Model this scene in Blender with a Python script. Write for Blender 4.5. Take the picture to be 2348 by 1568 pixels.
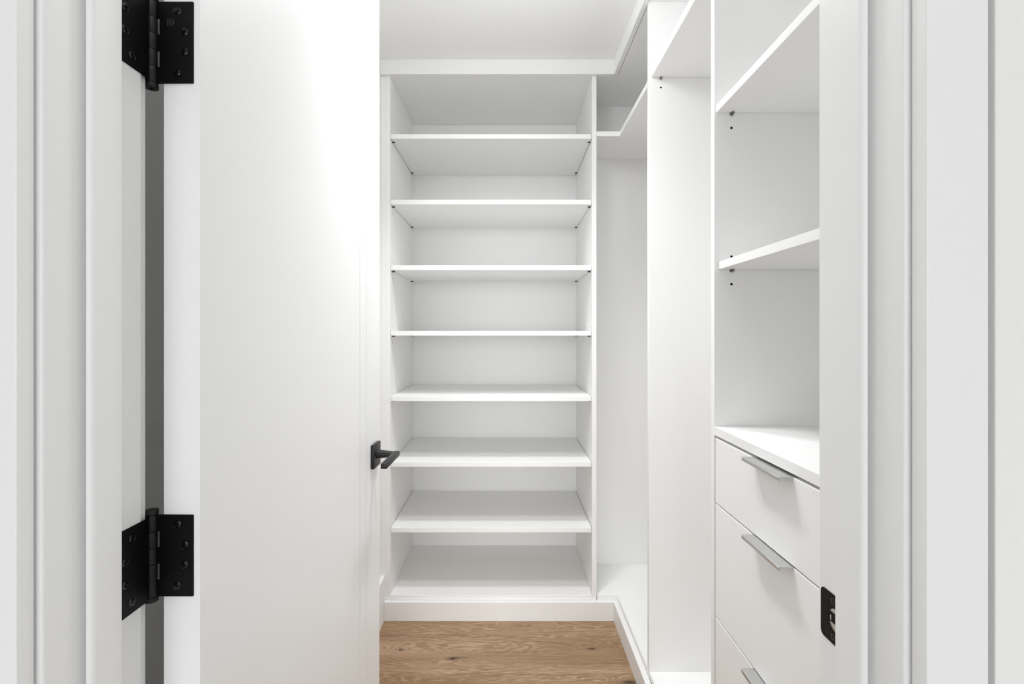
import bpy, bmesh, math, random
from mathutils import Matrix, Vector

# ------------------------------------------------------------------ clear
for o in list(bpy.data.objects):
    bpy.data.objects.remove(o, do_unlink=True)
scene = bpy.context.scene
COL = scene.collection
random.seed(4)

# ------------------------------------------------------------------ camera / world / lights / exposure
CAM_H = 1.26
cam_data = bpy.data.cameras.new('camera')
cam_data.sensor_fit = 'HORIZONTAL'
cam_data.sensor_width = 36.0
cam_data.lens = 1150.0 / 2348.0 * 36.0
cam_data.shift_x = (1174.0 - 1166.0) / 2348.0
cam_data.shift_y = (762.0 - 784.0) / 2348.0
cam_data.clip_start = 0.02
cam = bpy.data.objects.new('camera', cam_data)
cam.location = (0.0, 0.0, CAM_H)
cam.rotation_euler = (math.radians(90), 0, 0)
COL.objects.link(cam)
scene.camera = cam

world = bpy.data.worlds.new('world')
scene.world = world
world.use_nodes = True
world.node_tree.nodes['Background'].inputs['Color'].default_value = (0.98, 0.99, 1.0, 1)
world.node_tree.nodes['Background'].inputs['Strength'].default_value = 1.02  # even ambient fill, added to come in by the open hall end

def area(name, loc, rot, sx, sy, power, color=(1, 1, 1), shape='RECTANGLE'):
    d = bpy.data.lights.new(name, 'AREA')
    d.shape = shape
    d.size = sx
    d.size_y = sy
    d.energy = power
    d.color = color
    o = bpy.data.objects.new(name, d)
    o.location = loc
    o.rotation_euler = rot
    COL.objects.link(o)
    return o

def downlight(name, loc, power, angle, color):
    d = bpy.data.lights.new(name, 'SPOT')
    d.energy = power
    d.spot_size = math.radians(angle)
    d.spot_blend = 1.0
    d.shadow_soft_size = 0.08
    d.color = color
    o = bpy.data.objects.new(name, d)
    o.location = loc
    COL.objects.link(o)
    return o

# one closet downlight; the other closet, hall and sun lights are added fill
LAMP = (0.97, 0.985, 1.0)
downlight('closet_spot', (0.03, 1.27, 2.40), 15.0, 112.0, LAMP)
downlight('closet_spot', (0.02, 1.68, 2.40), 31.0, 112.0, LAMP)  # second spot, added to even out the brightness
gl = bpy.data.lights.new('closet_ceiling_fill', 'POINT')  # added fill to brighten the closet ceiling
gl.energy = 4.2
gl.shadow_soft_size = 0.09
gl.color = LAMP
go = bpy.data.objects.new('closet_ceiling_fill', gl)
go.location = (0.02, 1.30, 2.30)
COL.objects.link(go)
area('hall_fill', (0.0, -0.1, 2.72), (0, 0, 0), 0.9, 0.9, 3.6, (0.97, 0.99, 1.0))  # added fill for jambs and casings, no known fitting
sd = bpy.data.lights.new('room_fill_sun', 'SUN')  # added soft sun behind the camera, fills the closet head-on
sd.energy = 0.70
sd.angle = math.radians(28)
sd.color = (0.97, 0.985, 1.0)
so = bpy.data.objects.new('room_fill_sun', sd)
so.rotation_euler = (math.radians(82.0), 0, 0)
COL.objects.link(so)

vs = scene.view_settings
scene.display_settings.display_device = 'sRGB'
vs.view_transform = 'Standard'
vs.look = 'None'
vs.exposure = 0.64
vs.gamma = 1.0
vs.use_curve_mapping = False
scene.cycles.max_bounces = 14
scene.cycles.diffuse_bounces = 10
scene.cycles.glossy_bounces = 4
scene.cycles.sample_clamp_indirect = 6.0

# ------------------------------------------------------------------ materials
def nt_new(name):
    m = bpy.data.materials.new(name)
    m.use_nodes = True
    nt = m.node_tree
    return m, nt, nt.nodes['Principled BSDF']

def mat_paint(name, col, rough, bump=0.0, scale=250.0, spec=0.4, var=0.0):
    m, nt, b = nt_new(name)
    b.inputs['Base Color'].default_value = (*col, 1)
    b.inputs['Roughness'].default_value = rough
    b.inputs['Specular IOR Level'].default_value = spec
    geo = nt.nodes.new('ShaderNodeNewGeometry')
    n = nt.nodes.new('ShaderNodeTexNoise')
    n.inputs['Scale'].default_value = scale
    n.inputs['Detail'].default_value = 3
    nt.links.new(geo.outputs['Position'], n.inputs['Vector'])
    if bump:
        bp = nt.nodes.new('ShaderNodeBump')
        bp.inputs['Strength'].default_value = bump
        bp.inputs['Distance'].default_value = 0.001
        nt.links.new(n.outputs['Fac'], bp.inputs['Height'])
        nt.links.new(bp.outputs['Normal'], b.inputs['Normal'])
    if var:
        mx = nt.nodes.new('ShaderNodeMix')
        mx.data_type = 'RGBA'
        mx.inputs['A'].default_value = (*[c * (1 - var) for c in col], 1)
        mx.inputs['B'].default_value = (*[min(1, c * (1 + var)) for c in col], 1)
        nt.links.new(n.outputs['Fac'], mx.inputs['Factor'])
        nt.links.new(mx.outputs['Result'], b.inputs['Base Color'])
    return m

def mat_metal(name, col, rough, metallic=1.0, stretch=None):
    m, nt, b = nt_new(name)
    b.inputs['Base Color'].default_value = (*col, 1)
    b.inputs['Roughness'].default_value = rough
    b.inputs['Metallic'].default_value = metallic
    if stretch:
        geo = nt.nodes.new('ShaderNodeNewGeometry')
        mp = nt.nodes.new('ShaderNodeMapping')
        mp.inputs['Scale'].default_value = stretch
        n = nt.nodes.new('ShaderNodeTexNoise')
        n.inputs['Scale'].default_value = 60
        bp = nt.nodes.new('ShaderNodeBump')
        bp.inputs['Strength'].default_value = 0.08
        bp.inputs['Distance'].default_value = 0.0006
        nt.links.new(geo.outputs['Position'], mp.inputs['Vector'])
        nt.links.new(mp.outputs['Vector'], n.inputs['Vector'])
        nt.links.new(n.outputs['Fac'], bp.inputs['Height'])
        nt.links.new(bp.outputs['Normal'], b.inputs['Normal'])
    return m

M_MELAMINE = mat_paint('white_melamine', (0.90, 0.90, 0.895), 0.45, 0.02, 900, 0.35, 0.012)
M_PAINT = mat_paint('white_satin_paint', (0.885, 0.885, 0.885), 0.42, 0.03, 320, 0.4, 0.01)
M_DOOR = mat_paint('white_door_paint', (0.885, 0.885, 0.885), 0.40, 0.04, 260, 0.4, 0.01)
M_WALL = mat_paint('white_wall_paint', (0.88, 0.88, 0.87), 0.75, 0.08, 160, 0.3, 0.01)
M_CEIL = mat_paint('white_ceiling_paint', (0.91, 0.91, 0.905), 0.85, 0.06, 160, 0.2, 0.01)
M_BLACK = mat_paint('matte_black_metal', (0.0016, 0.0016, 0.0017), 0.5, 0.15, 1100, 0.16, 0.1)
M_BLACK_LIT = mat_paint('black_metal_lit', (0.006, 0.006, 0.0062), 0.42, 0.15, 1100, 0.42, 0.1)  # same finish as the plates, lighter base imitates lit sheen
M_EMBLEM = mat_paint('lighter_black_metal', (0.045, 0.045, 0.045), 0.4, 0.1, 1100, 0.5, 0.1)  # stamped mark, a paler black than its plate
M_BLACKS = mat_paint('black_screw_metal', (0.003, 0.003, 0.003), 0.2, 0.0, 900, 0.5, 0.0)
M_NICKEL = mat_metal('brushed_nickel', (0.62, 0.62, 0.61), 0.34, 1.0, (40, 1, 40))
M_SILVER = mat_metal('plain_steel', (0.62, 0.61, 0.58), 0.38, 1.0)
M_PIN = mat_metal('dark_steel_pin', (0.09, 0.09, 0.085), 0.35, 1.0)
M_HALL_BOUNCE = mat_paint('pale_bounce', (0.60, 0.60, 0.59), 0.95, 0.5, 300, 0.1, 0.1)
M_PINL = mat_metal('steel_pin', (0.22, 0.22, 0.21), 0.3, 1.0)
M_HOLE = mat_paint('dark_hole', (0.012, 0.012, 0.012), 0.9, 0.0, 100, 0.0, 0.0)

def mat_oak():
    m, nt, b = nt_new('oak_plank')
    N, L = nt.nodes, nt.links
    def math_(op, a, c=None):
        n = N.new('ShaderNodeMath')
        n.operation = op
        for i, v in enumerate((a, c)):
            if v is None:
                continue
            if isinstance(v, (int, float)):
                n.inputs[i].default_value = v
            else:
                L.new(v, n.inputs[i])
        return n.outputs[0]
    geo = N.new('ShaderNodeNewGeometry')
    sep = N.new('ShaderNodeSeparateXYZ')
    L.new(geo.outputs['Position'], sep.inputs[0])
    X, Y = sep.outputs['X'], sep.outputs['Y']
    info = N.new('ShaderNodeObjectInfo')
    rnd = info.outputs['Random']
    def noise(sx, sy, scale=1.0, detail=3.0, off=0.0, rough=0.55):
        cmb = N.new('ShaderNodeCombineXYZ')
        L.new(math_('MULTIPLY', X, sx), cmb.inputs[0])
        L.new(math_('MULTIPLY', Y, sy), cmb.inputs[1])
        L.new(math_('ADD', math_('MULTIPLY', rnd, 30.0), off), cmb.inputs[2])
        n = N.new('ShaderNodeTexNoise')
        n.inputs['Scale'].default_value = scale
        n.inputs['Detail'].default_value = detail
        n.inputs['Roughness'].default_value = rough
        L.new(cmb.outputs[0], n.inputs['Vector'])
        return n.outputs['Fac']
    def bump(cx, cy, sx, sy, amp):
        dx = math_('DIVIDE', math_('SUBTRACT', X, cx), sx)
        dy = math_('DIVIDE', math_('SUBTRACT', Y, cy), sy)
        r2 = math_('ADD', math_('MULTIPLY', dx, dx), math_('MULTIPLY', dy, dy))
        return math_('MULTIPLY', math_('POWER', 2.71828, math_('MULTIPLY', r2, -1.0)), amp)
    # height field whose contour lines are the growth rings
    h = math_('MULTIPLY', Y, 90.0)
    h = math_('ADD', h, math_('MULTIPLY', noise(1.6, 7.0, 1.0, 2.0), 13.0))
    h = math_('ADD', h, math_('MULTIPLY', noise(9.0, 60.0, 1.0, 3.0, 3.0), 3.0))
    for cx, cy, sx, sy, a in ((-0.12, 1.985, 0.30, 0.050, 7.0), (-0.426, 1.993, 0.05, 0.016, 3.0), (-0.217, 1.937, 0.07, 0.018, -4.0),
                              (0.332, 1.9986, 0.07, 0.022, 7.5), (0.25, 1.999, 0.025, 0.012, 3.2), (0.064, 2.160, 0.09, 0.024, 8.0),
                              (0.44, 1.808, 0.07, 0.025, 8.0), (-0.25, 1.815, 0.30, 0.03, 6.0)):
        h = math_('ADD', h, bump(cx, cy, sx, sy, a))
    ring = math_('ADD', math_('MULTIPLY', math_('SINE', math_('MULTIPLY', h, 6.2832)), 0.5), 0.5)
    ring = math_('POWER', ring, 1.6)
    ringmask = noise(3.0, 10.0, 1.0, 2.0, 9.0)
    fibre = noise(7.0, 420.0, 1.0, 4.0, 5.0, 0.7)
    fibre2 = noise(28.0, 900.0, 1.0, 3.0, 7.0, 0.7)
    broad = noise(1.3, 9.0, 1.0, 3.0, 1.0)
    f = math_('ADD', math_('MULTIPLY', ring, math_('MULTIPLY', ringmask, 0.40)), math_('MULTIPLY', fibre, 0.55))
    f = math_('ADD', f, math_('MULTIPLY', fibre2, 0.40))
    f = math_('ADD', f, math_('MULTIPLY', broad, 0.46))
    f = math_('ADD', f, math_('MULTIPLY', rnd, 0.06))
    ramp = N.new('ShaderNodeValToRGB')
    e = ramp.color_ramp.elements
    e[0].position = 0.53
    e[0].color = (0.185, 0.112, 0.058, 1)
    e[1].position = 1.22
    e[1].color = (0.500, 0.360, 0.225, 1)
    mid = ramp.color_ramp.elements.new(0.80)
    mid.color = (0.335, 0.218, 0.118, 1)
    scl = math_('MULTIPLY', f, 0.78)
    for el in ramp.color_ramp.elements:
        el.position = min(1.0, el.position * 0.78)
    L.new(scl, ramp.inputs['Fac'])
    # pinkish cast on the one half, dark cores of the knots
    tint = N.new('ShaderNodeMix')
    tint.data_type = 'RGBA'
    tint.blend_type = 'MULTIPLY'
    tint.inputs['B'].default_value = (1.0, 0.93, 1.04, 1)
    L.new(noise(1.1, 3.0, 1.0, 1.0, 21.0), tint.inputs['Factor'])
    L.new(ramp.outputs['Color'], tint.inputs['A'])
    k = None
    for cx, cy, sx, sy, a in ((-0.426, 1.993, 0.013, 0.008, 0.8), (-0.217, 1.937, 0.022, 0.009, 0.9), (0.332, 1.9986, 0.020, 0.008, 0.75),
                              (0.064, 2.158, 0.05, 0.014, 0.35), (0.44, 1.806, 0.03, 0.01, 1.0), (-0.19, 1.944, 0.035, 0.007, 0.4)):
        v = bump(cx, cy, sx, sy, a)
        k = v if k is None else math_('ADD', k, v)
    k = math_('MULTIPLY', k, math_('ADD', math_('MULTIPLY', noise(60.0, 140.0, 1.0, 3.0, 2.0), 1.4), 0.25))
    n = N.new('ShaderNodeMath')
    n.operation = 'MINIMUM'
    n.inputs[1].default_value = 1.0
    L.new(k, n.inputs[0])
    mk = N.new('ShaderNodeMix')
    mk.data_type = 'RGBA'
    mk.inputs['B'].default_value = (0.040, 0.026, 0.017, 1)
    L.new(n.outputs[0], mk.inputs['Factor'])
    L.new(tint.outputs['Result'], mk.inputs['A'])
    L.new(mk.outputs['Result'], b.inputs['Base Color'])
    b.inputs['Roughness'].default_value = 0.55
    b.inputs['Specular IOR Level'].default_value = 0.25
    bp = N.new('ShaderNodeBump')
    bp.inputs['Strength'].default_value = 0.15
    bp.inputs['Distance'].default_value = 0.0006
    L.new(fibre, bp.inputs['Height'])
    L.new(bp.outputs['Normal'], b.inputs['Normal'])
    return m
M_OAK = mat_oak()

# ------------------------------------------------------------------ helpers
def link(o, parent=None):
    COL.objects.link(o)
    if parent is not None:
        o.parent = parent
        o.matrix_parent_inverse = parent.matrix_world.inverted()
    return o

def thing(name, label, cat, loc, group=None, kind=None):
    o = bpy.data.objects.new(name, None)
    o.empty_display_size = 0.1
    o.location = loc
    COL.objects.link(o)
    o.matrix_world = Matrix.Translation(loc)
    tag(o, label, cat, group, kind)
    return o

def tag(o, label=None, cat=None, group=None, kind=None):
    if label: o['label'] = label
    if cat: o['category'] = cat
    if group: o['group'] = group
    if kind: o['kind'] = kind
    return o

def obj(name, bm, mat, parent=None, smooth=False, label=None):
    bmesh.ops.recalc_face_normals(bm, faces=bm.faces[:])
    me = bpy.data.meshes.new(name)
    bm.to_mesh(me)
    bm.free()
    me.materials.append(mat)
    if smooth:
        for p in me.polygons:
            p.use_smooth = True
        me.set_sharp_from_angle(angle=math.radians(35))
    o = bpy.data.objects.new(name, me)
    link(o, parent)
    if label: o['label'] = label
    return o

def dup(src, parent, offset, name=None):
    o = src.copy()
    COL.objects.link(o)
    o.parent = parent
    o.matrix_parent_inverse = parent.matrix_world.inverted()
    o.location = Vector(src.location) + Vector(offset)
    return o

def bm_box(bm, x0, x1, y0, y1, z0, z1, bev=0.0, seg=1):
    r = bmesh.ops.create_cube(bm, size=1.0)
    vs_ = r['verts']
    for v in vs_:
        v.co = Vector((x0 + (v.co.x + .5) * (x1 - x0), y0 + (v.co.y + .5) * (y1 - y0), z0 + (v.co.z + .5) * (z1 - z0)))
    if bev:
        ed = list({e for v in vs_ for e in v.link_edges})
        bmesh.ops.bevel(bm, geom=ed, offset=bev, segments=seg, affect='EDGES', profile=0.5)

def box(name, x0, x1, y0, y1, z0, z1, mat, parent=None, bev=0.0006, seg=1, label=None):
    bm = bmesh.new()
    bm_box(bm, x0, x1, y0, y1, z0, z1, bev, seg)
    return obj(name, bm, mat, parent, label=label)

def bm_prism(bm, pts, axis, a0, a1):
    """extrude a 2-D outline: axis 'z' (pts = x,y), 'y' (pts = x,z), 'x' (pts = y,z)"""
    def P(p, a):
        return {'z': (p[0], p[1], a), 'y': (p[0], a, p[1]), 'x': (a, p[0], p[1])}[axis]
    lo = [bm.verts.new(P(p, a0)) for p in pts]
    hi = [bm.verts.new(P(p, a1)) for p in pts]
    n = len(pts)
    for i in range(n):
        j = (i + 1) % n
        bm.faces.new((lo[i], lo[j], hi[j], hi[i]))
    bm.faces.new(lo[::-1])
    bm.faces.new(hi)

def prism(name, pts, axis, a0, a1, mat, parent=None, smooth=False, label=None, bev=0.0):
    bm = bmesh.new()
    bm_prism(bm, pts, axis, a0, a1)
    if bev:
        bmesh.ops.recalc_face_normals(bm, faces=bm.faces[:])
        bmesh.ops.bevel(bm, geom=[e for e in bm.edges if len(e.link_faces) == 2 and e.calc_face_angle(0) > 0.6], offset=bev, segments=1, affect='EDGES', profile=0.5)
    return obj(name, bm, mat, parent, smooth, label)

def arc(cx, cy, r, a0, a1, n):
    return [(cx + r * math.cos(math.radians(a0 + (a1 - a0) * i / n)), cy + r * math.sin(math.radians(a0 + (a1 - a0) * i / n))) for i in range(n + 1)]

def bm_cyl(bm, p0, p1, r, seg=24, r2=None, bev=0.0):
    p0, p1 = Vector(p0), Vector(p1)
    d = p1 - p0
    M = Matrix.Translation((p0 + p1) / 2) @ d.to_track_quat('Z', 'Y').to_matrix().to_4x4()
    r_ = bmesh.ops.create_cone(bm, cap_ends=True, segments=seg, radius1=r, radius2=r if r2 is None else r2, depth=d.length, matrix=M)
    if bev:
        ed = [e for e in {e for v in r_['verts'] for e in v.link_edges} if any(len(f.verts) > 4 for f in e.link_faces)]
        bmesh.ops.bevel(bm, geom=ed, offset=bev, segments=2, affect='EDGES', profile=0.5)

# ------------------------------------------------------------------ key planes (metres; camera at x=0, y=0)
JL, JR = -0.4459, 0.3785          # inner faces of the door jambs
Y0, Y1 = 0.480, 0.608             # hall face and closet face of the front wall
CEIL = 2.45
HALLC = 2.74
XW = -0.56                        # closet left wall
XB = 0.84                         # back of the right-hand cabinets
YU, YUB = 2.205, 2.725            # front and back of the shoe shelf unit
XR = 0.479                        # front plane of the right-hand cabinets
ZB0, ZB1 = 0.083, 0.104           # bottom panels
ZT = 2.387                        # underside of the top panels
YCB = 2.505                       # back of the corner unit

# ------------------------------------------------------------------ structure: floor
fl = box('floor', -2.6, 2.6, -6.6, 2.86, -0.06, -0.0125, M_HOLE, None, 0)
tag(fl, 'wide oak plank floor running across the closet', 'floor', kind='structure')
PW = 0.24
row0 = 2.09
rows = []
y = row0 + 3 * PW
while y > 0.45:
    y -= PW
    rows.append(y)
ru = box('floor_hall', -2.58, 2.58, -6.58, rows[-1] - 0.0005, -0.0125, 0.0, M_HALL_BOUNCE, None, 0)  # unseen; pale and neutral so bounced light stays free of oak colour
tag(ru, 'unseen pale hall floor behind the camera, added as a neutral bounce surface', 'floor', kind='structure')
first = {}
for i, y in enumerate(rows):
    closet = y + PW > Y1
    x0, x1 = (XW - 0.02, 0.88) if closet else (-2.58, 2.58)
    key = closet
    if key not in first:
        bm = bmesh.new()
        bm_box(bm, x0, x1, 0, PW - 0.0008, -0.012, 0.0, 0.0007)
        o = obj('plank', bm, M_OAK, fl)
        o.location = (0, y, 0)
        first[key] = o
    else:
        o = first[key].copy()
        COL.objects.link(o)
        o.parent = fl
        o.location = (0, y, 0)

# ------------------------------------------------------------------ structure: walls and ceilings
def wall(name, label, *a, mat=M_WALL):
    o = box(name, *a, mat, None, 0)
    return tag(o, label, 'wall', kind='structure')
wall('wall_left', 'white closet side wall behind the open door', XW - 0.1, XW, Y1 + 0.002, 2.85, 0, CEIL)
wall('wall_back', 'white closet end wall behind the shoe shelves', XW - 0.1, 0.96, 2.745, 2.86, 0, CEIL)
wall('wall_right', 'white closet side wall behind the drawer cabinets', 0.865, 0.96, Y1 + 0.002, 2.744, 0, CEIL)
ce = box('ceiling', XW - 0.1, 0.96, Y1 + 0.002, 2.86, CEIL, CEIL + 0.08, M_CEIL, None, 0)
tag(ce, 'plain white closet ceiling above the cabinets', 'ceiling', kind='structure')

# partition between hall and closet, with the doorway cut out
wf = thing('wall_front', 'white partition wall around the doorway', 'wall', (0, Y0, 0), kind='structure')
HEAD = 2.262
box('wall_section', -2.6, JL - 0.021, Y0 + 0.0005, Y1 - 0.0005, 0, HALLC, M_WALL, wf, 0)
box('wall_section', JR + 0.021, 2.6, Y0 + 0.0005, Y1 - 0.0005, 0, HALLC, M_WALL, wf, 0)
box('wall_section', JL - 0.0208, JR + 0.0208, Y0 + 0.0005, Y1 - 0.0005, HEAD + 0.021, HALLC, M_WALL, wf, 0)
# hall-side wall boards, a narrow shadow gap away from the casings
box('wall_board', 0.4466, 2.6, 0.4598, Y0, 0, HALLC, M_WALL, wf, 0.0008)
box('wall_board', -2.6, -0.5146, 0.4598, Y0, 0, HALLC, M_WALL, wf, 0.0008)

# hall shell behind the camera, far end left open for the added sun
wall('wall_hall_left', 'white hall wall beside the camera', -2.7, -2.6, -6.6, Y1, 0, HALLC)
wall('wall_hall_right', 'white hall wall opposite', 2.6, 2.7, -6.6, Y1, 0, HALLC)
hc = box('ceiling_hall', -2.7, 2.7, -6.7, Y1, HALLC, HALLC + 0.08, M_CEIL, None, 0)
tag(hc, 'white hall ceiling', 'ceiling', kind='structure')

# ------------------------------------------------------------------ structure: door frame
def jamb_profile(s, face, ya, yb, back=0.02, r=0.003):
    """plan outline of a jamb leg; s=+1 faces +x (left leg), -1 faces -x (right leg)"""
    pts = [(face - s * back, yb), (face - s * back, ya)] + [(face - s * r + s * r * math.sin(math.radians(a)), ya + r - r * math.cos(math.radians(a))) for a in (0, 22, 45, 67, 90)] + [(face, yb)]
    return pts
def stop_profile(s, face, t, ya, yb, r=0.006):
    n = face + s * t
    q = face + s * 0.0050
    pts = [(face, yb), (face, ya + 0.011), (q, ya + 0.011), (q, ya)]
    pts += [(n - s * r + s * r * math.sin(math.radians(a)), ya + r - r * math.cos(math.radians(a))) for a in range(0, 91, 15)]
    pts += [(n, yb)]
    return pts

tl = thing('trim_1', 'white hinge-side door jamb with stop', 'door frame', (JL, Y0, 0), kind='structure')
prism('jamb', jamb_profile(1, JL, Y0, Y1), 'z', 0, HEAD, M_PAINT, tl, True)
prism('door_stop', stop_profile(1, JL + 0.0001, 0.0109, 0.5235, 0.564), 'z', 0, HEAD - 0.012, M_PAINT, tl, True)
tr = thing('trim_2', 'white latch-side door jamb with stop and black strike plate', 'door frame', (JR, Y0, 0), kind='structure')
prism('jamb', jamb_profile(-1, JR, Y0, Y1), 'z', 0, HEAD, M_PAINT, tr, True)
prism('door_stop', stop_profile(-1, JR - 0.0001, 0.0109, 0.5215, 0.5639), 'z', 0, HEAD - 0.012, M_PAINT, tr, True)
th = thing('trim_3', 'white head jamb across the top of the doorway', 'door frame', (0, Y0, HEAD), kind='structure')
box('head_jamb', JL - 0.02, JR + 0.02, Y0, Y1, HEAD + 0.0003, HEAD + 0.02, M_PAINT, th, 0.001)
box('head_stop', JL + 0.0003, JR - 0.0003, 0.5235, 0.564, HEAD - 0.011, HEAD, M_PAINT, th, 0.002)

def casing(name, label, x0, x1, y0, y1, z1):
    o = box(name, x0, x1, y0, y1, 0, z1, M_PAINT, None, 0.0012, 2)
    return tag(o, label, 'casing', kind='structure')
casing('trim_4', 'white flat casing on the hinge side, hall face', -0.508, -0.451, 0.4598, Y0 - 0.0028, 2.33)
casing('trim_5', 'white flat casing on the latch side, hall face', 0.3835, 0.4404, 0.4598, Y0 - 0.0028, 2.33)
casing('trim_6', 'white closet-side casing behind the hinges', -0.508, -0.451, Y1 + 0.0003, 0.6234, 2.32)
casing('trim_7', 'white closet-side casing on the latch side', 0.3835, 0.4404, Y1 + 0.0003, 0.6194, 2.32)
hcas = box('trim_8', -0.508, 0.4404, 0.4598, Y0 - 0.0003, 2.3302, 2.39, M_PAINT, None, 0.001)
tag(hcas, 'white head casing on the hall face', 'casing', kind='structure')

# ------------------------------------------------------------------ structure: baseboards and cornice of the closet
bm = bmesh.new()
xf = -0.543
bm_prism(bm, [(XW + 0.0003, 0), (xf, 0), (xf, 0.1585), (xf - 0.0035, 0.1598), (xf - 0.0035, 0.1618), (xf, 0.1630), (xf, 0.1905), (xf - 0.0015, 0.192), (XW + 0.0003, 0.192)], 'y', 0.626, 2.2045)
tag(obj('baseboard_left', bm, M_PAINT), 'tall white baseboard with a bead along the closet side wall', 'baseboard', kind='structure')
o = box('baseboard_back', xf + 0.0005, 0.4585, 2.186, 2.2049, 0.0004, ZB0 + 0.0006, M_PAINT, None, 0.0012, 2)
tag(o, 'white plinth board under the shoe shelf unit', 'baseboard', kind='structure')
o = box('baseboard_right', 0.4585, 0.4789, 0.632, 2.2049, 0.0004, ZB0 + 0.0006, M_PAINT, None, 0.0012, 2)
tag(o, 'white plinth board under the right-hand cabinets', 'baseboard', kind='structure')
co = thing('trim_9', 'white cornice board between cabinets and ceiling', 'trim', (0, 2.195, 2.386), kind='structure')
box('cornice_board', XW + 0.0005, 0.4605, 2.185, 2.2045, 2.386, CEIL - 0.0003, M_PAINT, co, 0.0008)
box('cornice_board', 0.4605, 0.4785, 0.632, 2.2045, 2.386, CEIL - 0.0003, M_PAINT, co, 0.0008)

# ------------------------------------------------------------------ shoe shelf unit
def pegs(name, places, r, parent, kind='stuff'):
    """dark discs let into a panel: places = (centre, direction)"""
    bm = bmesh.new()
    for c, d in places:
        c, d = Vector(c), Vector(d)
        bm_cyl(bm, c - d * 0.0006, c + d * 0.0003, r, 12)
    o = obj(name, bm, M_HOLE, parent)
    if kind:
        o['kind'] = kind
    return o

su = thing('shoe_shelf_unit', 'tall white open shelf unit with seven shelves against the closet end wall', 'shelf unit', (-0.08, YU, ZB0))
UL, UR = -0.5205, 0.3670
box('side_panel', -0.539, UL, YU, YUB, ZB0, ZT - 0.0005, M_MELAMINE, su)
box('side_panel', UR, 0.387, YU, YUB, ZB0, ZT - 0.0005, M_MELAMINE, su)
box('back_panel', -0.539, 0.387, YUB + 0.0005, YUB + 0.0125, ZB0, ZT, M_MELAMINE, su, 0)
box('top_panel', -0.539, 0.387, YU + 0.0005, YUB, ZT, ZT + 0.019, M_MELAMINE, su)
box('bottom_panel', UL + 0.0004, UR - 0.0004, YU + 0.0005, YUB, ZB0, ZB1, M_MELAMINE, su)
box('filler_strip', XW + 0.0002, -0.5391, YU + 0.0003, YU + 0.02, ZB0 + 0.0007, ZT - 0.0008, M_MELAMINE, su, 0.0003)
ST = 0.0205
SP = 0.001917
shelf0 = None
pin0 = None
holes = []
for k in range(7):
    zc = CAM_H + (762 - (311.8 + 150.75 * k)) * SP
    if shelf0 is None:
        bm = bmesh.new()
        bm_box(bm, UL + 0.0022, UR - 0.0022, YU + 0.004, YUB - 0.0015, -ST / 2, ST / 2, 0.0006)
        shelf0 = obj('shelf', bm, M_MELAMINE, su)
        shelf0.location = (0, 0, zc)
        sh = shelf0
    else:
        sh = shelf0.copy()
        COL.objects.link(sh)
        sh.parent = su
        sh.matrix_parent_inverse = su.matrix_world.inverted()
        sh.location = (0, 0, zc)
    zp = zc - ST / 2 - 0.0029
    for sx, s in ((UL, 1), (UR, -1)):
        for yy in (YU + 0.040, YUB - 0.048):
            if pin0 is None:
                bm = bmesh.new()
                bm_cyl(bm, (-0.006, 0, 0), (0.006, 0, 0), 0.0027, 12)
                bm_cyl(bm, (-0.0055, 0, 0), (-0.0035, 0, 0), 0.0040, 12)
                pin0 = obj('shelf_pin', bm, M_PIN, su, True)
                pn = pin0
            else:
                pn = pin0.copy()
                COL.objects.link(pn)
                pn.parent = su
                pn.matrix_parent_inverse = su.matrix_world.inverted()
            pn.location = (sx + s * 0.0068, yy, zp)
            pn.rotation_euler = (0, 0, 0 if s > 0 else math.pi)
            for dz in (-0.032, 0.0384):
                holes.append(((sx, yy, zp + dz), (s, 0, 0)))
pegs('peg_holes', holes, 0.0021, su)

# ------------------------------------------------------------------ corner unit (L-shaped shelves)
cu = thing('corner_shelf_unit', 'white corner cabinet with one high L-shaped shelf beside the shoe shelves', 'cabinet', (0.6, 2.0, ZB0))
YP1a, YP1b = 1.7097, 1.7296
def ell(name, xin, yin, z0, z1, r=0.004, gap=0.0):
    pts = [(0.3876 + gap, yin)] + arc(xin - r, yin - r, r, 90, 0, 4) + [(xin, YP1b + 0.0005), (XB - 0.001, YP1b + 0.0005), (XB - 0.001, YCB - 0.0005), (0.3876 + gap, YCB - 0.0005)]
    return prism(name, pts, 'z', z0, z1, M_MELAMINE, cu, True, bev=0.0005)
ell('bottom_panel', XR, YU, ZB0, ZB1, 0.002, 0.0022)
ell('top_panel', XR + 0.002, YU, ZT, ZT + 0.019, 0.002, 0.0022)
ell('shelf', 0.4885, YU, 2.1227, 2.1435, 0.006)
box('back_panel', 0.3878, XB, YCB, YCB + 0.012, ZB0, ZT + 0.019, M_MELAMINE, cu, 0)
box('side_panel', XB, XB + 0.012, YP1b + 0.0005, YCB + 0.012, ZB0, ZT + 0.019, M_MELAMINE, cu, 0)

# ------------------------------------------------------------------ hanging bay
YP2a, YP2b = 1.1676, 1.1862
hu = thing('hanging_cabinet', 'tall white open hanging bay with one high shelf, next to the corner cabinet', 'cabinet', (0.6, 1.45, ZB0))
box('side_panel', XR, XB, YP1a, YP1b, ZB0, ZT + 0.019, M_MELAMINE, hu)
box('bottom_panel', XR + 0.001, XB, YP2b + 0.0004, YP1a - 0.0004, ZB0, ZB1, M_MELAMINE, hu)
box('top_panel', XR + 0.001, XB, YP2b + 0.0004, YP1a - 0.0004, ZT, ZT + 0.019, M_MELAMINE, hu)
box('back_panel', XB + 0.0004, XB + 0.012, YP2b + 0.0004, YP1b, ZB0, ZT + 0.019, M_MELAMINE, hu, 0)
zs = CAM_H + 0.8687
box('shelf', 0.487, XB - 0.001, YP2b + 0.001, YP1a - 0.001, zs, zs + 0.025, M_MELAMINE, hu)
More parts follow.
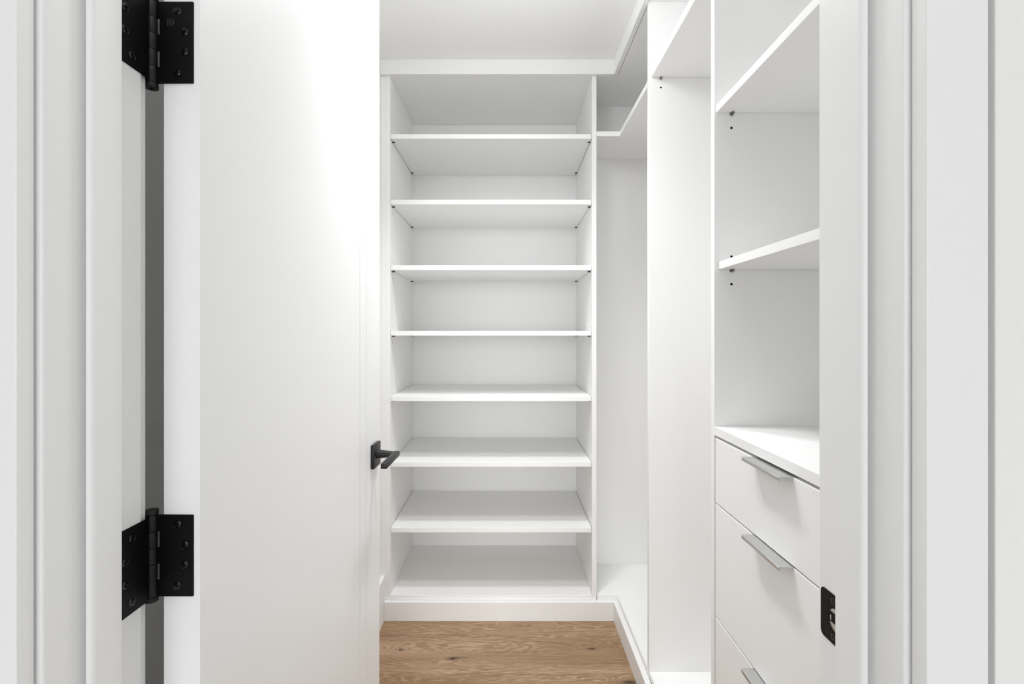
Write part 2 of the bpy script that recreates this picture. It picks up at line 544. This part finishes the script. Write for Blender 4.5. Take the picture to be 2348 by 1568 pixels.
def spoon_pin(parent, x, y, z):
    bm = bmesh.new()
    bm_cyl(bm, (0, 0.0, 0), (0, -0.0085, 0), 0.0032, 16, None, 0.0006)
    bm_cyl(bm, (0, 0.0, 0), (0, -0.0015, 0), 0.0042, 16)
    o = obj('shelf_pin', bm, M_PINL, parent, True)
    o.location = (x, y, z)
    return o
spoon_pin(hu, 0.5195, YP1a - 0.0003, zs - 0.0030)
pegs('peg_hole', [((0.5195, YP1a, CAM_H + 0.8345), (0, -1, 0))], 0.0031, hu, None)

# ------------------------------------------------------------------ drawer cabinet
du = thing('drawer_cabinet', 'white cabinet with drawers below a counter and two open shelves above, nearest the doorway', 'cabinet', (0.6, 0.9, ZB0))
YD0, YD1 = 0.632, 0.6500
box('side_panel', XR, XB, YP2a, YP2b, ZB0, ZT + 0.019, M_MELAMINE, du)
box('side_panel', XR, XB, YD0, YD1, ZB0, ZT + 0.019, M_MELAMINE, du)
box('back_panel', XB + 0.0004, XB + 0.012, YD0, YP2b, ZB0, ZT + 0.019, M_MELAMINE, du, 0)
box('top_panel', XR + 0.001, XB, YD1 + 0.0004, YP2a - 0.0004, ZT, ZT + 0.019, M_MELAMINE, du)
box('bottom_panel', XR + 0.02, XB, YD1 + 0.0004, YP2a - 0.0004, ZB0, ZB1, M_MELAMINE, du)
ZC1 = 1.0412
ZC0 = ZC1 - 0.0200
box('counter', XR, XB - 0.001, YD1 + 0.0003, YP2a - 0.0003, ZC0, ZC1, M_MELAMINE, du)
za = CAM_H + 0.5107
zb = CAM_H + 0.1464
box('shelf', 0.483, XB - 0.002, YD1 + 0.001, YP2a - 0.0006, za, za + 0.0178, M_MELAMINE, du)
box('shelf', 0.4885, XB - 0.002, YD1 + 0.001, YP2a - 0.0022, zb, zb + 0.0178, M_MELAMINE, du)
spoon_pin(du, 0.5195, YP2a - 0.0003, za - 0.0026)
spoon_pin(du, 0.5195, YP2a - 0.0003, zb - 0.0026)
for d_ in (0.4760, 0.1764, 0.1124):
    pegs('peg_hole', [((0.519, YP2a, CAM_H + d_), (0, -1, 0))], 0.0029, du, None)

# drawers: front panel + box, bent metal edge pull on the top edge
def pull_bm():
    bm = bmesh.new()
    # section in x (outwards is -x) and z, relative to the drawer's front plane and top edge
    sec = [(0.010, 0.0003), (0.010, 0.0018), (-0.0225, 0.0018)] + [(-0.0225 - 0.0022 * math.sin(math.radians(a)), -0.0004 + 0.0022 * math.cos(math.radians(a))) for a in (30, 60, 90)] + \
          [(-0.0247, -0.0042), (-0.0238, -0.0050), (-0.0226, -0.0046), (-0.0210, -0.0022), (-0.0175, -0.0006), (-0.012, 0.0000), (-0.0004, 0.0002)]
    y0, y1 = 0.8435, 0.9805
    n = len(sec)
    cols = []
    rad = 0.0025
    for y_, inset in ((y0, rad), (y0 + 0.0008, rad * 0.4), (y0 + rad, 0), (y1 - rad, 0), (y1 - 0.0008, rad * 0.4), (y1, rad)):
        cols.append([bm.verts.new((max(x, -0.0247 + inset), y_, z)) for x, z in sec])
    for a, b in zip(cols, cols[1:]):
        for i in range(n):
            j = (i + 1) % n
            bm.faces.new((a[i], a[j], b[j], b[i]))
    bm.faces.new(cols[0][::-1])
    bm.faces.new(cols[-1])
    return bm
pull0 = None
DZ = [(0.8668, 1.0154), (0.6052, 0.8635), (0.3440, 0.6018), (ZB1 + 0.004, 0.3406)]
for k, (z0, z1) in enumerate(DZ):
    dr = box('drawer', XR, XR + 0.018, YD1 + 0.003, 1.1612, z0, z1, M_MELAMINE, du, 0.0010, 2)
    box('drawer_box', XR + 0.0184, XB - 0.04, YD1 + 0.016, 1.150, z0 + 0.02, z1 - 0.035, M_MELAMINE, dr, 0.001)
    if pull0 is None:
        pull0 = obj('handle', pull_bm(), M_NICKEL, dr, True, 'brushed metal edge pull')
        pull0.location = (XR, 0, z1)
    else:
        h = pull0.copy()
        COL.objects.link(h)
        h.parent = dr
        h.matrix_parent_inverse = dr.matrix_world.inverted()
        h.location = (XR, 0, z1)

# ------------------------------------------------------------------ door
A = 0.01667
SA, CA = math.sin(A), math.cos(A)
DX, DY = -0.3888, 0.6320          # visible corner of the hinge edge
DT, DW = 0.0460, 0.825
def dp(u, n):
    return (DX + u * SA + n * CA, DY + u * CA - n * SA)
ROT = Matrix.Rotation(-A, 4, 'Z')
door = thing('door_1', 'white door standing open into the closet, on black hinges', 'door', (DX, DY, 0.01), kind='structure')
g, gd = 0.0013, 0.0060
u1, u2 = 0.6432, 0.6988
prof = [(0, -DT), (0, 0)]
for u in (u1, u2):
    prof += [(u - g, 0), (u - g * 0.9, -gd), (u + g * 0.9, -gd), (u + g, 0)]
prof += [(DW, 0), (DW, -DT)]
prism('door_leaf', [dp(*p) for p in prof], 'z', 0.012, 2.255, M_DOOR, door)

# lever handle
lev = bpy.data.objects.new('lever_handle', None)
link(lev, door)
lev.location = (0, 0, 0)
lev['label'] = 'square black lever handle'
bpy.context.view_layer.update()
RU0, RU1, RN = 0.7385, 0.8035, 0.0095
RZ0, RZ1 = CAM_H - 0.3745, CAM_H - 0.3095
def dbox(bm, u0, u1_, n0, n1, z0, z1, bev, seg=2):
    r0 = len(bm.verts)
    r = bmesh.ops.create_cube(bm, size=1.0)
    vv = r['verts']
    for v in vv:
        v.co = Vector((u0 + (v.co.x + .5) * (u1_ - u0), n0 + (v.co.y + .5) * (n1 - n0), z0 + (v.co.z + .5) * (z1 - z0)))
    if bev:
        ed = list({e for v in vv for e in v.link_edges})
        bmesh.ops.bevel(bm, geom=ed, offset=bev, segments=seg, affect='EDGES', profile=0.5)
def to_door(bm):
    for v in bm.verts:
        x, y_ = dp(v.co.x, v.co.y)
        v.co = Vector((x, y_, v.co.z))
bm = bmesh.new()
dbox(bm, RU0, RU1, 0.0002, RN, RZ0, RZ1, 0.0010)
to_door(bm)
obj('rose', bm, M_BLACK_LIT, lev, True)
UC = 0.771
ZL = CAM_H - 0.3400
bm = bmesh.new()
# neck: round at the rose, flattening into the lever
rings = []
for n_, ru, rz in ((RN - 0.0005, 0.0122, 0.0122), (RN + 0.004, 0.0118, 0.0118), (0.030, 0.0112, 0.0104), (0.048, 0.0104, 0.0082), (0.0585, 0.0100, 0.0070)):
    rings.append([bm.verts.new((UC + ru * math.cos(t * math.pi / 12), n_, ZL + rz * math.sin(t * math.pi / 12))) for t in range(24)])
for a, b in zip(rings, rings[1:]):
    for i in range(24):
        j = (i + 1) % 24
        bm.faces.new((a[i], a[j], b[j], b[i]))
bm.faces.new(rings[0][::-1])
bm.faces.new(rings[-1])
to_door(bm)
obj('neck', bm, M_BLACK_LIT, lev, True)
bm = bmesh.new()
dbox(bm, 0.641, UC + 0.0105, 0.0535, 0.0695, ZL - 0.0066, ZL + 0.0070, 0.0014)
to_door(bm)
obj('lever', bm, M_BLACK_LIT, lev, True)

# hinges ---------------------------------------------------------------
def screw_mesh(r=0.0057):
    bm = bmesh.new()
    n = 28
    def ring(rad, z):
        return [bm.verts.new((rad * math.cos(2 * math.pi * i / n), rad * math.sin(2 * math.pi * i / n), z)) for i in range(n)]
    a = ring(r, 0.0)
    b = ring(r * 0.985, 0.00035)
    c = ring(r * 0.90, 0.00035)
    d = ring(r * 0.84, -0.0001)
    e = ring(r * 0.78, 0.0003)
    for p, q in ((a, b), (b, c), (c, d), (d, e)):
        for i in range(n):
            j = (i + 1) % n
            bm.faces.new((p[i], p[j], q[j], q[i]))
    w, l = r * 0.13, r * 0.52
    plus = [(w, w), (w, l), (-w, l), (-w, w), (-l, w), (-l, -w), (-w, -w), (-w, -l), (w, -l), (w, -w), (l, -w), (l, w)]
    pv = [bm.verts.new((x, y_, 0.0007)) for x, y_ in plus]
    pl = [bm.verts.new((x * 0.75, y_ * 0.75, -0.0004)) for x, y_ in plus]
    ed = []
    for loop in (e, pv):
        for i in range(len(loop)):
            ed.append(bm.edges.get((loop[i], loop[(i + 1) % len(loop)])) or bm.edges.new((loop[i], loop[(i + 1) % len(loop)])))
    bmesh.ops.triangle_fill(bm, edges=ed, use_beauty=True)
    for i in range(12):
        j = (i + 1) % 12
        bm.faces.new((pv[i], pv[j], pl[j], pl[i]))
    bm.faces.new(pl)
    bmesh.ops.recalc_face_normals(bm, faces=bm.faces[:])
    me = bpy.data.meshes.new('screw')
    bm.to_mesh(me)
    bm.free()
    me.materials.append(M_BLACKS)
    for p in me.polygons:
        p.use_smooth = True
    me.set_sharp_from_angle(angle=math.radians(30))
    return me
SCREW = screw_mesh()

def screw(parent, loc, rot, spin, s=1.0):
    o = bpy.data.objects.new('screw', SCREW)
    link(o, parent)
    o.matrix_basis = Matrix.Translation(loc) @ rot @ Matrix.Rotation(spin, 4, 'Z') @ Matrix.Diagonal((s, s, s, 1))
    return o

R_CAM = Matrix.Rotation(math.radians(90), 4, 'X')            # local +z -> -y (towards the camera)
R_PX = Matrix.Rotation(math.radians(90), 4, 'Y')             # local +z -> +x
R_NX = Matrix.Rotation(math.radians(-90), 4, 'Y')            # local +z -> -x
BX, BY, BR = -0.4500, 0.6315, 0.0077
HH = 0.0512
def hinge(zc, label, emblem):
    hg = bpy.data.objects.new('hinge', None)
    link(hg, door)
    bpy.context.view_layer.update()
    hg['label'] = label
    seg = 2 * HH / 5
    # door plate: flat on the hinge edge, with three tabs reaching the barrel
    yl = DY - 0.0006
    x_in, x_out = -0.4390, -0.3965
    tabs = [(-HH, -HH + seg), (-seg / 2, seg / 2), (HH - seg, HH)]
    pts = [(x_out - 0.0006, zc - HH), (x_out - 0.0002, zc - HH + 0.0002), (x_out, zc - HH + 0.0006), (x_out, zc + HH - 0.0006), (x_out - 0.0002, zc + HH - 0.0002), (x_out - 0.0006, zc + HH)]
    for a, b in reversed(tabs):
        pts += [(BX, zc + b), (BX, zc + a)]
        if a > -HH + 1e-6:
            pts += [(x_in, zc + a), (x_in, zc + a - seg)]
    prism('hinge_plate', pts, 'y', yl - 0.0008, yl + 0.0016, M_BLACK, hg)
    # jamb plate
    tb = [(-1.5 * seg, -0.5 * seg), (0.5 * seg, 1.5 * seg)]
    prism('hinge_plate', [(JL + 0.0001, 0.5645), (JL + 0.0010, 0.5645), (JL + 0.0010, 0.6185), (-0.4485, 0.6245), (-0.4497, 0.6240), (JL + 0.0001, 0.6180)], 'z', zc - HH, zc + HH, M_BLACK, hg)
    for i in range(5):
        bm = bmesh.new()
        z0 = zc - HH + i * seg
        bm_cyl(bm, (BX, BY, z0 + 0.0003), (BX, BY, z0 + seg - 0.0003), BR, 28, None, 0.0003)
        obj('knuckle', bm, M_BLACK_LIT, hg, True)
    for s in (-1, 1):
        bm = bmesh.new()
        bm_cyl(bm, (BX, BY, zc + s * (HH + 0.0002)), (BX, BY, zc + s * (HH + 0.0062)), BR + 0.0006, 28, None, 0.0007)
        obj('pin_cap', bm, M_BLACK_LIT, hg, True)
        if s < 0:
            bm = bmesh.new()
            bm_cyl(bm, (BX, BY, zc + s * (HH + 0.0059)), (BX, BY, zc + s * (HH + 0.00645)), 0.0024, 6)
            obj('pin_socket', bm, M_HOLE, hg)
    k = DY / 1150.0
    for (dx, dz) in ((408.9, 71.3), (425.5, 24.2), (424.8, -21.0), (407.6, -68.6)):
        screw(hg, ((dx - 1166) * k, yl - 0.0009, zc + dz * k), R_CAM, random.uniform(-0.5, 0.5))
    for (dy, dz) in ((0.5925, 68.0), (0.5815, 23.5), (0.5815, -23.5), (0.5925, -68.0)):
        screw(hg, (JL + 0.0011, dy, zc + dz * k), R_PX, random.uniform(-0.5, 0.5))
    if emblem:
        bm = bmesh.new()
        def eb(px0, px1, py0, py1):
            bm_box(bm, (px0 - 1166) * k, (px1 - 1166) * k, yl - 0.00105, yl - 0.0007, CAM_H + (762 - py1) * k, CAM_H + (762 - py0) * k)
        eb(385.8, 387.6, 44.6, 60.5)
        eb(398.2, 400.0, 45.8, 57.4)
        eb(390.2, 391.2, 46.2, 57.0)
        eb(391.2, 394.6, 46.2, 47.2)
        eb(391.2, 394.6, 50.8, 51.8)
        eb(394.2, 395.2, 47.0, 51.0)
        eb(392.6, 393.6, 51.8, 54.2)
        eb(393.6, 394.8, 54.2, 57.0)
        for px in (389.6, 392.6, 395.0, 397.4):
            eb(px, px + 1.3, 58.4, 60.6)
        obj('emblem', bm, M_EMBLEM, hg)
    return hg
hinge(CAM_H + (762 - 98.6) * DY / 1150, 'black butt hinge with a stamped mark, the higher of the two in view', True)
hinge(CAM_H + (762 - 1272.6) * DY / 1150, 'black butt hinge with a round pin cap, the lower of the two in view', False)

# ------------------------------------------------------------------ strike plate on the latch jamb
sp = bpy.data.objects.new('strike_plate', None)
link(sp, tr)
bpy.context.view_layer.update()
sp['label'] = 'black metal strike plate with steel-lined latch hole'
zc = CAM_H - 0.3338
hh = 0.0288
ya, yb, rr = 0.5650, 0.6065, 0.0062
out = [(ya, -hh), ] + arc(yb - rr, -hh + rr, rr, -90, 0, 6) + arc(yb - rr, hh - rr, rr, 0, 90, 6) + [(ya, hh)]
hole = arc(0.5785, 0.0, 0.0136, -90, 90, 12)
hole = [(0.5735, -0.0136)] + hole + [(0.5735, 0.0136)]
bm = bmesh.new()
def loop(pts, x):
    return [bm.verts.new((x, p[0], zc + p[1])) for p in pts]
xp = JR - 0.0010
of, hf = loop(out, xp), loop(hole, xp)
ob_, hb = loop(out, JR - 0.0001), loop(hole, JR - 0.0001)
ed = []
for lp in (of, hf):
    for i in range(len(lp)):
        ed.append(bm.edges.new((lp[i], lp[(i + 1) % len(lp)])))
bmesh.ops.triangle_fill(bm, edges=ed, use_beauty=True)
for f_, b_ in ((of, ob_), (hf, hb)):
    for i in range(len(f_)):
        j = (i + 1) % len(f_)
        bm.faces.new((f_[i], f_[j], b_[j], b_[i]))
obj('face_plate', bm, M_BLACK, sp)
bm = bmesh.new()
bm_prism(bm, [(y_, zc + z_) for y_, z_ in [(0.5725, -0.0140)] + arc(0.5787, 0, 0.0140, -90, 90, 14) + [(0.5725, 0.0140)]], 'x', JR - 0.00045, JR - 0.0001)
obj('latch_cup', bm, M_SILVER, sp, label='bare steel cup')
box('latch_bar', JR - 0.0011, JR - 0.0003, 0.5725, 0.5912, zc - 0.0046, zc + 0.0075, M_BLACK, sp, 0.0003)
box('latch_tongue', JR - 0.0014, JR - 0.0012, 0.5862, 0.5882, zc - 0.0024, zc + 0.0034, M_SILVER, sp, 0.00005, label='bare steel tongue')
for dz in (0.0212, -0.0205):
    screw(sp, (JR - 0.00105, 0.5838, zc + dz), R_NX, 0.3, 0.72)
